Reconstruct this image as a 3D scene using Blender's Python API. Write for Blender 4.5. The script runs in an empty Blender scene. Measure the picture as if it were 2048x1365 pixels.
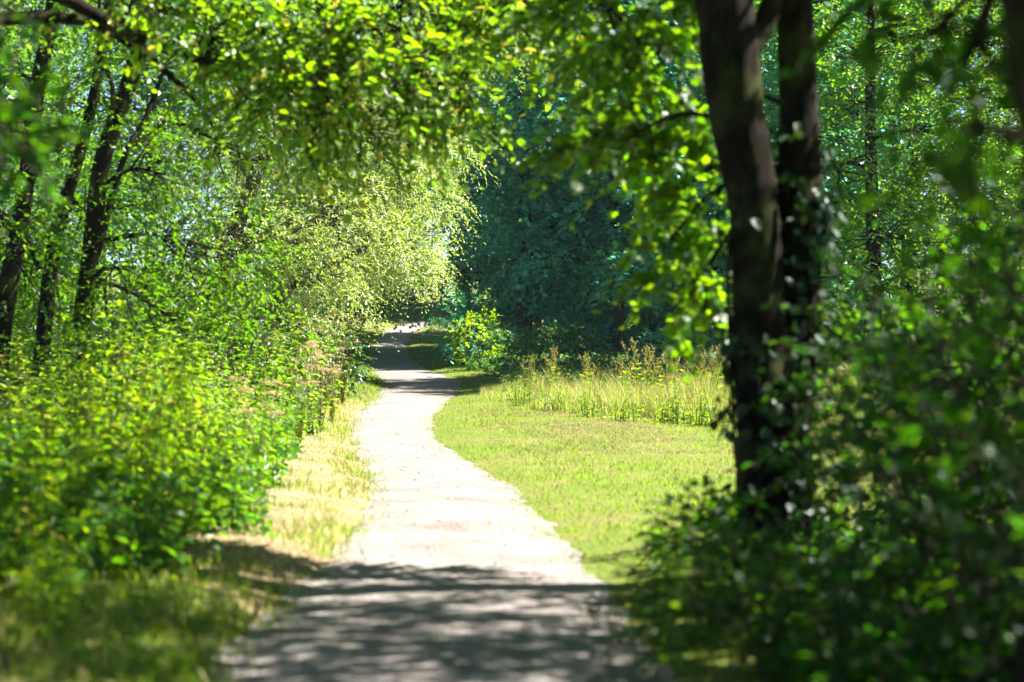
import bpy, math, random
import numpy as np
from mathutils import Vector

SC = bpy.context.scene
COL = SC.collection
FPX = 3982.0          # focal length in photograph pixels (70 mm on 36 mm, 2048 wide)
CAMZ = 1.6
SUN_AZ, SUN_EL = math.radians(78), math.radians(50)   # azimuth: clockwise from the view direction (+Y)

def P(px, py, d):
    """point at distance d along the view that the eye sees towards (px, py)"""
    return np.array([(px - 1024) / FPX * d, d, CAMZ - (py - 600) / FPX * d])

# ------------------------------------------------------------------ terrain
PROF_D = np.array([-60, -10, 0, 7.5, 12, 18.5, 25, 31, 37, 50, 62, 70, 75, 82, 95, 140, 400.])
PROF_Z = np.array([.2, .2, .18, .14, -.03, -.26, -.40, -.35, -.26, -.15, .06, .45, .85, 1.15, 1.6, 3.0, 8.0])
_yy = np.linspace(-60, 400, 2301)
_zz = np.interp(_yy, PROF_D, PROF_Z)
_k = np.hanning(19); _k /= _k.sum()
_zz = np.convolve(np.pad(_zz, 9, mode='edge'), _k, 'valid')
PD = np.array([-30, 0, 7.5, 9.5, 10.6, 12, 14.2, 18.5, 22, 25, 28, 31, 34, 37, 43, 50, 62, 70, 75, 79, 84.])
PL = np.array([-1.1, -1.1, -1.14, -1.2, -1.17, -1.14, -1.2, -1.32, -1.62, -1.95, -2.28, -2.55, -2.6, -2.58, -2.8, -3.6, -4.4, -4.55, -3.7, -1.5, 4.])
PR = np.array([.75, .72, .60, .56, .55, .50, .38, .15, -.25, -.62, -1.05, -1.24, -1.22, -1.1, -1.1, -2.2, -3.35, -3.4, -2.75, -.8, 5.])

def hash_noise(x, y, s, seed):
    """smooth value noise, numpy"""
    x = np.asarray(x, float) / s; y = np.asarray(y, float) / s
    xi = np.floor(x).astype(np.int64); yi = np.floor(y).astype(np.int64)
    fx = x - xi; fy = y - yi
    fx = fx * fx * (3 - 2 * fx); fy = fy * fy * (3 - 2 * fy)
    def h(a, b):
        n = (a * 374761393 + b * 668265263 + seed * 974711) & 0x7fffffff
        n = ((n ^ (n >> 13)) * 1274126177) & 0x7fffffff
        return ((n ^ (n >> 16)) & 0xffff) / 65535.0
    return (h(xi, yi) * (1 - fx) + h(xi + 1, yi) * fx) * (1 - fy) + (h(xi, yi + 1) * (1 - fx) + h(xi + 1, yi + 1) * fx) * fy

def path_l(y): return np.interp(y, PD, PL) + .10 * (hash_noise(y, 0 * y, .9, 3) - .5) + .06 * (hash_noise(y, 0 * y, .23, 4) - .5)
def path_r(y): return np.interp(y, PD, PR) + .12 * (hash_noise(y, 0 * y, 1.1, 5) - .5) + .06 * (hash_noise(y, 0 * y, .23, 6) - .5)

def G(x, y):
    x = np.asarray(x, float); y = np.asarray(y, float)
    z = np.interp(y, _yy, _zz)
    l = np.interp(y, PD, PL); r = np.interp(y, PD, PR)
    dl = np.clip(l - x, 0, 6); dr = np.clip(x - r, 0, 8)
    z = z + .13 * (1 - np.exp(-dl * 3.0)) + .05 * (1 - np.exp(-dr * 3)) + .02 * dl
    z = z + .05 * (hash_noise(x, y, 1.7, 11) - .5) + .03 * (hash_noise(x, y, .5, 12) - .5) * np.clip(np.maximum(dl, dr) * 3, .25, 1)
    return z

# ------------------------------------------------------------------ mesh helpers
def mesh_np(name, v, f, k, mat, smooth=False):
    """v (N,3), f (M,k) -> mesh data"""
    me = bpy.data.meshes.new(name)
    v = np.ascontiguousarray(v, np.float32); f = np.ascontiguousarray(f, np.int32)
    me.vertices.add(len(v)); me.vertices.foreach_set('co', v.ravel())
    me.loops.add(f.size); me.loops.foreach_set('vertex_index', f.ravel())
    me.polygons.add(len(f)); me.polygons.foreach_set('loop_start', np.arange(0, f.size, k, dtype=np.int32))
    me.update(calc_edges=True)
    if smooth: me.polygons.foreach_set('use_smooth', np.ones(len(f), bool))
    me.materials.append(mat)
    return me

def link(name, me, parent=None):
    o = bpy.data.objects.new(name, me); COL.objects.link(o)
    if parent: o.parent = parent
    return o

def thing(name, label, cat, loc, group=None):
    o = bpy.data.objects.new(name, None); COL.objects.link(o)
    o.empty_display_size = .2
    o.location = [float(c) for c in loc]
    o['label'] = label; o['category'] = cat
    if group: o['group'] = group
    return o

def dup(root, loc, rz, sc, label, group=None):
    r = root.copy(); COL.objects.link(r)
    r.location = [float(c) for c in loc]; r.rotation_euler = (0, 0, rz); r.scale = (sc, sc, sc)
    r['label'] = label
    if group: r['group'] = group
    for ch in list(root.children):
        c = ch.copy(); COL.objects.link(c); c.parent = r
        for g in list(ch.children):
            q = g.copy(); COL.objects.link(q); q.parent = c
    return r

def place(root, loc, rz=0, sc=1):
    root.location = [float(c) for c in loc]; root.rotation_euler = (0, 0, rz); root.scale = (sc, sc, sc)

def nrm(a): return a / np.maximum(np.linalg.norm(a, axis=-1, keepdims=True), 1e-9)

class Tubes:
    def __init__(s): s.v = []; s.f = []; s.n = 0
    def add(s, pts, rad, sides=6, rough=0, rng=None, seed=0):
        pts = np.asarray(pts, float); rad = np.asarray(rad, float)
        m = len(pts)
        tan = nrm(np.gradient(pts, axis=0))
        ref = np.array([1., 0, 0]) if abs(tan[:, 0]).max() < .9 else np.array([0., 1, 0])
        a = nrm(np.cross(tan, ref)); b = np.cross(tan, a)
        th = np.linspace(0, 2 * np.pi, sides, endpoint=False)
        ring = a[:, None] * np.cos(th)[None, :, None] + b[:, None] * np.sin(th)[None, :, None]
        rr = rad[:, None] * np.ones(sides)[None]
        if rough:
            tt = np.arange(m)[:, None] * np.ones(sides)[None]
            rr = rr * (1 + rough * (hash_noise(th[None] * 2.2 + 7 * seed, tt * .55, 1, seed + 5) - .5) * 2
                       + .5 * rough * (hash_noise(th[None] * 5 + 3, tt * 1.3, 1, seed + 9) - .5) * 2)
        v = pts[:, None] + ring * rr[..., None]
        i = np.arange(m - 1)[:, None] * sides + np.arange(sides)[None]
        j = np.arange(m - 1)[:, None] * sides + (np.arange(sides)[None] + 1) % sides
        f = np.stack([i, j, j + sides, i + sides], -1).reshape(-1, 4)
        s.v.append(v.reshape(-1, 3)); s.f.append(f + s.n); s.n += m * sides
    def data(s, name, mat, off=(0, 0, 0)):
        return mesh_np(name, np.concatenate(s.v) - np.asarray(off), np.concatenate(s.f), 4, mat, True)

def spline(pts, n):
    """Catmull-Rom through control rows (any columns)"""
    p = np.asarray(pts, float)
    if len(p) < 3:
        t = np.linspace(0, 1, n)[:, None]; return p[0] * (1 - t) + p[-1] * t
    q = np.vstack([2 * p[0] - p[1], p, 2 * p[-1] - p[-2]])
    u = np.linspace(0, len(p) - 1 - 1e-6, n); i = u.astype(int); t = (u - i)[:, None]
    a, b, c, d = q[i], q[i + 1], q[i + 2], q[i + 3]
    return .5 * (2 * b + (c - a) * t + (2 * a - 5 * b + 4 * c - d) * t ** 2 + (3 * b - a - 3 * c + d) * t ** 3)

# leaf templates: verts (along, across, up), faces all tris or all quads
TPL = {
    'diamond': (np.array([(0, 0, 0), (.45, -.5, .07), (1, 0, -.05), (.45, .5, .07)]), np.array([(0, 1, 2), (0, 2, 3)])),
    'ovate': (np.array([(0, 0, 0), (.28, -.46, .07), (.68, -.34, .05), (1, 0, -.09), (.68, .34, .05), (.28, .46, .07)]),
              np.array([(0, 1, 2, 3), (0, 3, 4, 5)])),
    'lance': (np.array([(0, 0, 0), (.3, -.5, .05), (.7, -.32, .02), (1, 0, -.14), (.7, .32, .02), (.3, .5, .05)]),
              np.array([(0, 1, 2, 3), (0, 3, 4, 5)])),
}
_lob = [(0, 0), (.02, .22), (-.05, .48), (.2, .42), (.38, .62), (.46, .36), (.72, .42), (.74, .16), (1, 0)]
_out = _lob + [(u, -v) for u, v in _lob[-2:0:-1]]
TPL['lobed'] = (np.array([(.4, 0, -.03)] + [(u, v, .08 * abs(v)) for u, v in _out]),
                np.array([(0, 1 + i, 1 + (i + 1) % len(_out)) for i in range(len(_out))]))

class Leaves:
    def __init__(s, tpl): s.tv, s.tf = TPL[tpl]; s.v = []; s.c = 0
    def add(s, p, d, nor, ln, wd):
        """p,d,nor (N,3); ln,wd (N,)"""
        d = nrm(d); side = nrm(np.cross(nor, d)); up = np.cross(d, side)
        t = s.tv
        v = (p[:, None] + d[:, None] * (t[None, :, 0:1] * ln[:, None, None])
             + side[:, None] * (t[None, :, 1:2] * wd[:, None, None]) + up[:, None] * (t[None, :, 2:3] * ln[:, None, None]))
        s.v.append(v.reshape(-1, 3)); s.c += len(p)
    def data(s, name, mat, off=(0, 0, 0)):
        v = np.concatenate(s.v) - np.asarray(off)
        f = (s.tf[None] + (np.arange(s.c) * len(s.tv))[:, None, None]).reshape(-1, s.tf.shape[1])
        return mesh_np(name, v, f, s.tf.shape[1], mat)

def sprays(rng, L, pos, dr, ln, n, leaf, wid, droop=.35, spread=.9, tubes=None, jit=.4, flat=.55):
    """leafy twigs: pos, dr (S,3), ln (S,)"""
    S = len(pos)
    if not S: return
    dr = nrm(dr)
    side = nrm(np.cross(dr, np.array([0, 0, 1.]) + 1e-3)); up = np.cross(side, dr)
    t = (np.arange(n)[None] + rng.uniform(.1, .9, (S, n))) / n
    sg = np.where(np.arange(n)[None] % 2, 1., -1.) * np.ones((S, 1))
    p = pos[:, None] + dr[:, None] * (ln[:, None] * t)[..., None]
    p[..., 2] -= ln[:, None] * droop * t ** 2
    ang = rng.uniform(.45, 1.25, (S, n)) * spread
    d = dr[:, None] * np.cos(ang)[..., None] + side[:, None] * (sg * np.sin(ang))[..., None]
    d = d + rng.normal(0, jit, (S, n, 3)); d[..., 2] -= .25
    nor = up[:, None] + np.array([0, 0, .5]) + rng.normal(0, flat, (S, n, 3))
    k = rng.uniform(.6, 1.15, (S, n)) * (1.05 - .35 * t)
    L.add(p.reshape(-1, 3), d.reshape(-1, 3), nor.reshape(-1, 3), (leaf * k).ravel(), (wid * k * rng.uniform(.8, 1.1, (S, n))).ravel())
    if tubes is not None:
        for i in range(S):
            tt = np.array([0, .5, 1.])[:, None]
            q = pos[i] + dr[i] * ln[i] * tt; q[:, 2] -= (ln[i] * droop * tt ** 2)[:, 0]
            tubes.add(q, [.006, .004, .002], 3)

def blob_crown(rng, L, BL, stems, blobs, n, leaf, wid, tw=(.35, .7), droop=.35, limbs=True, twigs=False, jit=.4, flat=.55, lr=.05, csize=.5, shell=.6):
    """blobs: (centre, radii, clumps, sprays per clump). stems: (K,3) points limbs spring from"""
    for (c, r, nc, ns) in blobs:
        c = np.asarray(c, float); r = np.asarray(r, float) * np.ones(3)
        B = Tubes(); BL.append(B)
        if limbs:
            dd = np.linalg.norm(stems - c, axis=1) + .6 * np.maximum(0, stems[:, 2] - c[2])
            s = stems[np.argmin(dd)]
            mid = (s + c) / 2 + np.array([0, 0, .12 * np.linalg.norm(c - s)]) + rng.normal(0, .05 * np.linalg.norm(c - s), 3)
            limb = spline([s, mid, c], 9)
            B.add(limb, np.linspace(lr, lr * .4, 9), 6)
        u = nrm(rng.normal(0, 1, (nc, 3))); rad = rng.uniform(shell ** 2, 1, nc) ** .5
        cc = c + u * rad[:, None] * r
        if limbs:
            for q in cc:
                s = limb[rng.integers(4, 9)]
                m = (s + q) / 2 + rng.normal(0, .08 * np.linalg.norm(q - s), 3)
                B.add(spline([s, m, q], 5), np.linspace(lr * .4, lr * .1, 5), 4)
        pos = np.repeat(cc, ns, 0) + rng.normal(0, 1, (nc * ns, 3)) * (csize * r.mean() * .5)
        dr = nrm(pos - c) * .7 + rng.normal(0, .45, pos.shape); dr[:, 2] -= .15
        if twigs:
            for q, e in zip(np.repeat(cc, ns, 0), pos): B.add(np.array([q, (q + e) / 2 + [0, 0, .01], e]), [.006, .005, .005], 3)
        sprays(rng, L, pos, dr, rng.uniform(tw[0], tw[1], len(pos)), n, leaf, wid, droop, 1, B if twigs else None, jit, flat)

# ------------------------------------------------------------------ materials
def newmat(name):
    m = bpy.data.materials.new(name); m.use_nodes = True
    nt = m.node_tree; nt.nodes.clear()
    out = nt.nodes.new('ShaderNodeOutputMaterial')
    return m, nt, nt.nodes, nt.links, out

def leaf_mat(name, base, trans, tf=.45, rough=.42, spec=.5, var=.35, odd=None, oddp=.04, patch=None, pscale=.9):
    m, nt, N, K, out = newmat(name)
    geo = N.new('ShaderNodeNewGeometry')
    rnd = geo.outputs['Random Per Island']
    def varied(col):
        hs = N.new('ShaderNodeHueSaturation'); hs.inputs['Color'].default_value = (*col, 1)
        mr = N.new('ShaderNodeMapRange'); mr.inputs['To Min'].default_value = 1 - var; mr.inputs['To Max'].default_value = 1 + var
        mr2 = N.new('ShaderNodeMapRange'); mr2.inputs['To Min'].default_value = .475; mr2.inputs['To Max'].default_value = .52
        sc = N.new('ShaderNodeMath'); sc.operation = 'MULTIPLY'; sc.inputs[1].default_value = 17.31
        fr = N.new('ShaderNodeMath'); fr.operation = 'FRACT'
        K.new(rnd, mr.inputs['Value']); K.new(rnd, sc.inputs[0]); K.new(sc.outputs[0], fr.inputs[0]); K.new(fr.outputs[0], mr2.inputs['Value'])
        K.new(mr.outputs[0], hs.inputs['Value']); K.new(mr2.outputs[0], hs.inputs['Hue'])
        c = hs.outputs['Color']
        if odd:
            s2 = N.new('ShaderNodeMath'); s2.operation = 'MULTIPLY'; s2.inputs[1].default_value = 91.7
            f2 = N.new('ShaderNodeMath'); f2.operation = 'FRACT'
            lt = N.new('ShaderNodeMath'); lt.operation = 'LESS_THAN'; lt.inputs[1].default_value = oddp
            mx = N.new('ShaderNodeMix'); mx.data_type = 'RGBA'; mx.inputs['B'].default_value = (*odd, 1)
            K.new(rnd, s2.inputs[0]); K.new(s2.outputs[0], f2.inputs[0]); K.new(f2.outputs[0], lt.inputs[0])
            K.new(lt.outputs[0], mx.inputs['Factor']); K.new(c, mx.inputs['A']); c = mx.outputs['Result']
        if patch:
            rp = ramp(N, [(.48, (0, 0, 0)), (.68, (.85, .85, .85))]); K.new(noise(N, K, geo.outputs['Position'], pscale, 5, .65), rp.inputs[0])
            c = mixc(N, K, rp.outputs[0], c, patch)
        return c
    pr = N.new('ShaderNodeBsdfPrincipled'); pr.inputs['Roughness'].default_value = rough
    pr.inputs['Specular IOR Level'].default_value = spec
    tr = N.new('ShaderNodeBsdfTranslucent')
    K.new(varied(base), pr.inputs['Base Color']); K.new(varied(trans), tr.inputs['Color'])
    mx = N.new('ShaderNodeMixShader'); mx.inputs[0].default_value = tf
    K.new(pr.outputs[0], mx.inputs[1]); K.new(tr.outputs[0], mx.inputs[2]); K.new(mx.outputs[0], out.inputs[0])
    return m

def ramp(N, stops):
    r = N.new('ShaderNodeValToRGB'); e = r.color_ramp.elements
    e[0].position, e[0].color = stops[0][0], (*stops[0][1], 1)
    e[1].position, e[1].color = stops[-1][0], (*stops[-1][1], 1)
    for p, c in stops[1:-1]:
        q = e.new(p); q.color = (*c, 1)
    return r

def noise(N, K, vec, scale, detail=4, rough=.6):
    n = N.new('ShaderNodeTexNoise'); n.inputs['Scale'].default_value = scale
    n.inputs['Detail'].default_value = detail; n.inputs['Roughness'].default_value = rough
    K.new(vec, n.inputs['Vector']); return n.outputs['Fac']

def mixc(N, K, fac, a, b, mode='MIX'):
    m = N.new('ShaderNodeMix'); m.data_type = 'RGBA'; m.blend_type = mode
    for s, v in (('Factor', fac), ('A', a), ('B', b)):
        if hasattr(v, 'links') or hasattr(v, 'is_output'): K.new(v, m.inputs[s])
        elif s == 'Factor': m.inputs[s].default_value = v
        else: m.inputs[s].default_value = (*v, 1)
    return m.outputs['Result']

def bark_mat(name, c1, c2, moss=0):
    m, nt, N, K, out = newmat(name)
    tc = N.new('ShaderNodeTexCoord'); mp = N.new('ShaderNodeMapping'); mp.inputs['Scale'].default_value = (1, 1, .22)
    K.new(tc.outputs['Object'], mp.inputs['Vector'])
    n1 = noise(N, K, mp.outputs[0], 26, 6, .7); n2 = noise(N, K, tc.outputs['Object'], 3, 3)
    r = ramp(N, [(.35, c1), (.65, c2)]); K.new(n1, r.inputs[0])
    c = r.outputs[0]
    if moss:
        r2 = ramp(N, [(.5, (0, 0, 0)), (.62, (moss, moss, moss))]); K.new(n2, r2.inputs[0])
        c = mixc(N, K, r2.outputs[0], c, (.07, .08, .02))
    pr = N.new('ShaderNodeBsdfPrincipled'); pr.inputs['Roughness'].default_value = .95; pr.inputs['Specular IOR Level'].default_value = .06
    K.new(c, pr.inputs['Base Color'])
    b = N.new('ShaderNodeBump'); b.inputs['Strength'].default_value = .9; b.inputs['Distance'].default_value = .03
    K.new(n1, b.inputs['Height']); K.new(b.outputs[0], pr.inputs['Normal']); K.new(pr.outputs[0], out.inputs[0])
    return m

def ground_mat():
    m, nt, N, K, out = newmat('grassy_soil')
    g = N.new('ShaderNodeNewGeometry'); pos = g.outputs['Position']
    a = noise(N, K, pos, .9, 5); b = noise(N, K, pos, 9, 5, .7); c = noise(N, K, pos, 60, 3, .7)
    r = ramp(N, [(.3, (.06, .115, .008)), (.5, (.10, .14, .012)), (.72, (.20, .155, .06))]); K.new(a, r.inputs[0])
    r2 = ramp(N, [(.3, (.055, .10, .008)), (.72, (.17, .125, .05))]); K.new(b, r2.inputs[0])
    col = mixc(N, K, .5, r.outputs[0], r2.outputs[0])
    r3 = ramp(N, [(.3, (.55, .55, .55)), (.7, (1.3, 1.3, 1.3))]); K.new(c, r3.inputs[0])
    col = mixc(N, K, 1, col, r3.outputs[0], 'MULTIPLY')
    pr = N.new('ShaderNodeBsdfPrincipled'); pr.inputs['Roughness'].default_value = .95; pr.inputs['Specular IOR Level'].default_value = .15
    K.new(col, pr.inputs['Base Color'])
    bp = N.new('ShaderNodeBump'); bp.inputs['Distance'].default_value = .03; K.new(b, bp.inputs['Height']); K.new(bp.outputs[0], pr.inputs['Normal'])
    K.new(pr.outputs[0], out.inputs[0]); return m

def path_mat():
    m, nt, N, K, out = newmat('gravel_earth')
    g = N.new('ShaderNodeNewGeometry'); pos = g.outputs['Position']
    a = noise(N, K, pos, 1.3, 5); b = noise(N, K, pos, 24, 5, .75); c = noise(N, K, pos, 120, 3, .7)
    v = N.new('ShaderNodeTexVoronoi'); v.inputs['Scale'].default_value = 55; K.new(pos, v.inputs['Vector'])
    r = ramp(N, [(.28, (.18, .143, .122)), (.45, (.232, .197, .178)), (.7, (.28, .25, .235))]); K.new(a, r.inputs[0])
    r2 = ramp(N, [(.30, (.42, .40, .38)), (.52, (1, 1, 1)), (.75, (1.2, 1.17, 1.12))]); K.new(b, r2.inputs[0])
    col = mixc(N, K, 1, r.outputs[0], r2.outputs[0], 'MULTIPLY')
    r3 = ramp(N, [(.25, (.6, .58, .56)), (.55, (1.05, 1.05, 1.05)), (.8, (1.25, 1.22, 1.2))]); K.new(c, r3.inputs[0])
    col = mixc(N, K, 1, col, r3.outputs[0], 'MULTIPLY')
    n6 = noise(N, K, pos, 6.5, 5, .75); r6 = ramp(N, [(.30, (.76, .74, .72)), (.5, (1, 1, 1)), (.70, (1.12, 1.12, 1.11))]); K.new(n6, r6.inputs[0])
    col = mixc(N, K, 1, col, r6.outputs[0], 'MULTIPLY')
    g2 = noise(N, K, pos, 2.6, 6, .7); r4 = ramp(N, [(.58, (0, 0, 0)), (.7, (.5, .5, .5))]); K.new(g2, r4.inputs[0])
    col = mixc(N, K, r4.outputs[0], col, (.20, .21, .08))
    pr = N.new('ShaderNodeBsdfPrincipled'); pr.inputs['Roughness'].default_value = .9; pr.inputs['Specular IOR Level'].default_value = .2
    K.new(col, pr.inputs['Base Color'])
    ad = N.new('ShaderNodeMath'); ad.operation = 'ADD'; K.new(b, ad.inputs[0]); K.new(v.outputs['Distance'], ad.inputs[1])
    bp = N.new('ShaderNodeBump'); bp.inputs['Distance'].default_value = .02; bp.inputs['Strength'].default_value = .8
    K.new(ad.outputs[0], bp.inputs['Height']); K.new(bp.outputs[0], pr.inputs['Normal'])
    K.new(pr.outputs[0], out.inputs[0]); return m

M = dict(
    ground=ground_mat(), path=path_mat(),
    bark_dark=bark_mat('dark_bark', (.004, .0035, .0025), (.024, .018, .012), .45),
    bark=bark_mat('brown_bark', (.03, .024, .017), (.10, .08, .055), .4),
    bark_pale=bark_mat('pale_bark', (.10, .085, .06), (.26, .22, .17)),
    stem=bark_mat('green_stem', (.06, .08, .02), (.12, .13, .04)),
    straw=bark_mat('dry_stem', (.25, .19, .09), (.42, .34, .18)),
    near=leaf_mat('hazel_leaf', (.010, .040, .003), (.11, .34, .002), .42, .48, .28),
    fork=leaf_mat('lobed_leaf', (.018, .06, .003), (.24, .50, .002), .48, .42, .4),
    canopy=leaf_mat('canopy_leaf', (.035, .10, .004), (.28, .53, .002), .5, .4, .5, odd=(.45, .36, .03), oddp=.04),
    ivy=leaf_mat('ivy_leaf', (.012, .038, .008), (.04, .10, .006), .25, .45, .3),
    left=leaf_mat('left_tree_leaf', (.012, .042, .002), (.16, .36, .002), .45, .42, .35),
    willow=leaf_mat('willow_leaf', (.20, .26, .12), (.36, .50, .05), .45, .36, .8, odd=(.5, .42, .08), oddp=.06),
    glossy=leaf_mat('glossy_shrub_leaf', (.03, .085, .022), (.12, .26, .02), .35, .28, .8),
    maple=leaf_mat('sky_tinted_leaf', (.075, .36, .31), (.22, .55, .08), .38, .5, .5),  # teal of reflected sky and bluish air is put into the leaf colour
    far=leaf_mat('far_leaf', (.035, .12, .06), (.15, .32, .02), .45, .42, .5),
    rightbg=leaf_mat('bright_leaf', (.025, .08, .004), (.21, .46, .002), .48, .4, .5, odd=(.4, .36, .02), oddp=.04),
    weed=leaf_mat('weed_leaf', (.032, .095, .002), (.34, .56, .001), .45, .45, .25, odd=(.42, .34, .05), oddp=.05),
    weed2=leaf_mat('bramble_leaf', (.025, .085, .005), (.18, .40, .004), .42, .42, .3),
    umbel=leaf_mat('dry_umbel', (.46, .33, .18), (.50, .38, .18), .35, .8, .1),
    pink=leaf_mat('pink_petal', (.45, .13, .30), (.5, .2, .35), .4, .7, .2),
    grass=leaf_mat('lawn_blade', (.12, .235, .003), (.30, .50, .002), .4, .6, .1, var=.3, odd=(.42, .33, .12), oddp=.10, patch=(.30, .27, .075)),
    grass2=leaf_mat('verge_blade', (.11, .20, .010), (.30, .45, .006), .42, .5, .3, var=.3, odd=(.40, .31, .12), oddp=.10, patch=(.34, .28, .11), pscale=1.6),
    dry=leaf_mat('straw_blade', (.36, .275, .16), (.36, .28, .13), .35, .7, .2, var=.25, odd=(.10, .19, .02), oddp=.08),
    tallg=leaf_mat('meadow_blade', (.18, .25, .04), (.36, .45, .04), .42, .5, .3, var=.3, odd=(.50, .41, .17), oddp=.28),
    seed=leaf_mat('seed_head', (.36, .31, .08), (.48, .40, .08), .4, .8, .1),
    thatch=leaf_mat('brown_thatch', (.27, .18, .10), (.28, .2, .1), .3, .8, .1, var=.35, odd=(.10, .19, .01), oddp=.1),
    dead=leaf_mat('fallen_leaf', (.16, .10, .05), (.2, .12, .04), .2, .7, .2, odd=(.4, .3, .05), oddp=.25),
    stone=bark_mat('pebble', (.18, .16, .14), (.36, .33, .30)),
)

# ------------------------------------------------------------------ ground, path
def struct(name, me):
    o = link(name, me); o['kind'] = 'structure'; return o

def stuff(name, me, label, cat):
    o = link(name, me); o['kind'] = 'stuff'; o['label'] = label; o['category'] = cat; return o

xs = np.unique(np.concatenate([np.linspace(-400, -12, 40), np.linspace(-12, 12, 161), np.linspace(12, 400, 40)]))
ys = np.unique(np.concatenate([np.linspace(-60, 4, 30), np.linspace(4, 60, 281), np.linspace(60, 110, 101), np.linspace(110, 400, 40)]))
X, Y = np.meshgrid(xs, ys); Z = G(X, Y)
nx, ny = len(xs), len(ys)
i = (np.arange(ny - 1)[:, None] * nx + np.arange(nx - 1)[None]).ravel()
struct('ground', mesh_np('ground', np.stack([X, Y, Z], -1).reshape(-1, 3), np.stack([i, i + 1, i + 1 + nx, i + nx], -1), 4, M['ground'], True))

yp = np.concatenate([np.arange(-25, 5, .3), np.arange(5, 45, .07), np.arange(45, 84, .15)]); mcol = 25
l, r = path_l(yp), path_r(yp)
t = np.linspace(0, 1, mcol)[None]
X = l[:, None] * (1 - t) + r[:, None] * t; Y = yp[:, None] * np.ones((1, mcol))
Z = G(X, Y) + .012 + .016 * np.sin(t * np.pi)
i = (np.arange(len(yp) - 1)[:, None] * mcol + np.arange(mcol - 1)[None]).ravel()
struct('path', mesh_np('path', np.stack([X, Y, Z], -1).reshape(-1, 3), np.stack([i, i + 1, i + 1 + mcol, i + mcol], -1), 4, M['path'], True))

def dry_mat():
    m, nt, N, K, out = newmat('dry_thatch')
    g = N.new('ShaderNodeNewGeometry'); pos = g.outputs['Position']
    a = noise(N, K, pos, 1.6, 5); b = noise(N, K, pos, 35, 5, .7)
    r = ramp(N, [(.3, (.15, .16, .05)), (.45, (.24, .18, .09)), (.7, (.35, .265, .155))]); K.new(a, r.inputs[0])
    r2 = ramp(N, [(.3, (.5, .48, .42)), (.6, (1.15, 1.15, 1.12))]); K.new(b, r2.inputs[0])
    pr = N.new('ShaderNodeBsdfPrincipled'); pr.inputs['Roughness'].default_value = .95; pr.inputs['Specular IOR Level'].default_value = .1
    K.new(mixc(N, K, 1, r.outputs[0], r2.outputs[0], 'MULTIPLY'), pr.inputs['Base Color'])
    bp = N.new('ShaderNodeBump'); bp.inputs['Distance'].default_value = .03; K.new(b, bp.inputs['Height']); K.new(bp.outputs[0], pr.inputs['Normal'])
    K.new(pr.outputs[0], out.inputs[0]); return m
yv = np.arange(9.5, 36, .12); lv = path_l(yv) + .02
wv = np.minimum(1.25, np.minimum(yv - 9.4, 36.2 - yv) * .8) * (.75 + .5 * hash_noise(yv, 0 * yv, 1.4, 51))
t = np.linspace(0, 1, 14)[None]
X = lv[:, None] - wv[:, None] * t; Y = yv[:, None] * np.ones((1, 14)); Z = G(X, Y) + .008
i = (np.arange(len(yv) - 1)[:, None] * 14 + np.arange(13)[None]).ravel()
struct('verge', mesh_np('verge', np.stack([X, Y, Z], -1).reshape(-1, 3), np.stack([i, i + 14, i + 15, i + 1], -1), 4, dry_mat(), True))

# ------------------------------------------------------------------ grass (uncountable)
def blades(rng, x, y, h, w, lean, patch=None):
    n = len(x); z = G(x, y) - .005
    a = rng.uniform(0, 2 * np.pi, n); la = rng.uniform(0, 2 * np.pi, n)
    s = np.stack([np.cos(a), np.sin(a), 0 * a], -1) * (w / 2)[:, None]
    p = np.stack([x, y, z], -1)
    ld = np.stack([np.cos(la), np.sin(la), 0 * la], -1) * (lean * h)[:, None]
    up = np.zeros((n, 3)); up[:, 2] = h
    mid = p + up * .6 + ld * .35
    tip = p + up + ld
    v = np.stack([p - s, p + s, mid + s * .7, tip, mid - s * .7], 1).reshape(-1, 3)
    return v, n
def blade_mesh(name, v, n, mat):
    b = np.arange(n)[:, None] * 5
    f = np.concatenate([b + np.array([[0, 1, 2]]), b + np.array([[0, 2, 4]]), b + np.array([[4, 2, 3]])], 0)
    return mesh_np(name, v, f, 3, mat)

rng = np.random.default_rng(7)
def scatter(n, x0, x1, y0, y1, power=1.0):
    y = y0 + (y1 - y0) * rng.uniform(0, 1, n) ** power
    return rng.uniform(x0, x1, n), y
def TG_front(x): return 30.6 + 5.3 * np.exp(-np.maximum(x + .1, 0) * .95)   # front line of the tall grass (depth), by x
# lawn, right of the path
x, y = scatter(270000, -4.5, 8.5, 5.5, 66, 1.25)
pr_ = path_r(y)
ok = (x > pr_ - .16 * rng.uniform(0, 1, len(x)) ** 2.5) & (x < pr_ + 9)
dryp = hash_noise(x, y, 1.3, 21) * .6 + hash_noise(x, y, .4, 22) * .4
band = np.exp(-((y - 29.5) / 3.0) ** 2) * np.clip((x + .4) / 1.2, 0, 1)
ok &= rng.uniform(0, 1, len(x)) > np.clip((dryp - .5) * 2.5, 0, .6) * .6 + .75 * band * np.clip((dryp - .35) * 4, 0, 1)
x, y = x[ok], y[ok]
edge = np.clip((x - path_r(y)) / .25, .25, 1)
h = rng.uniform(.02, .052, len(x)) * (.55 + .9 * hash_noise(x, y, .7, 23)) * (.6 + .4 * edge)
v, n = blades(rng, x, y, h, rng.uniform(.006, .012, len(x)), rng.uniform(.2, .9, len(x)))
stuff('lawn_grass', blade_mesh('lawn_grass', v, n, M['grass']), 'short sunlit green lawn grass on the right of the path', 'grass')
ye = rng.uniform(6, 45, 26000); side_ = rng.uniform(0, 1, 26000) < .5
off_ = rng.uniform(0, 1, 26000) ** 1.9 * .55
xe = np.where(side_, path_l(ye) + off_, path_r(ye) - off_)
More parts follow.
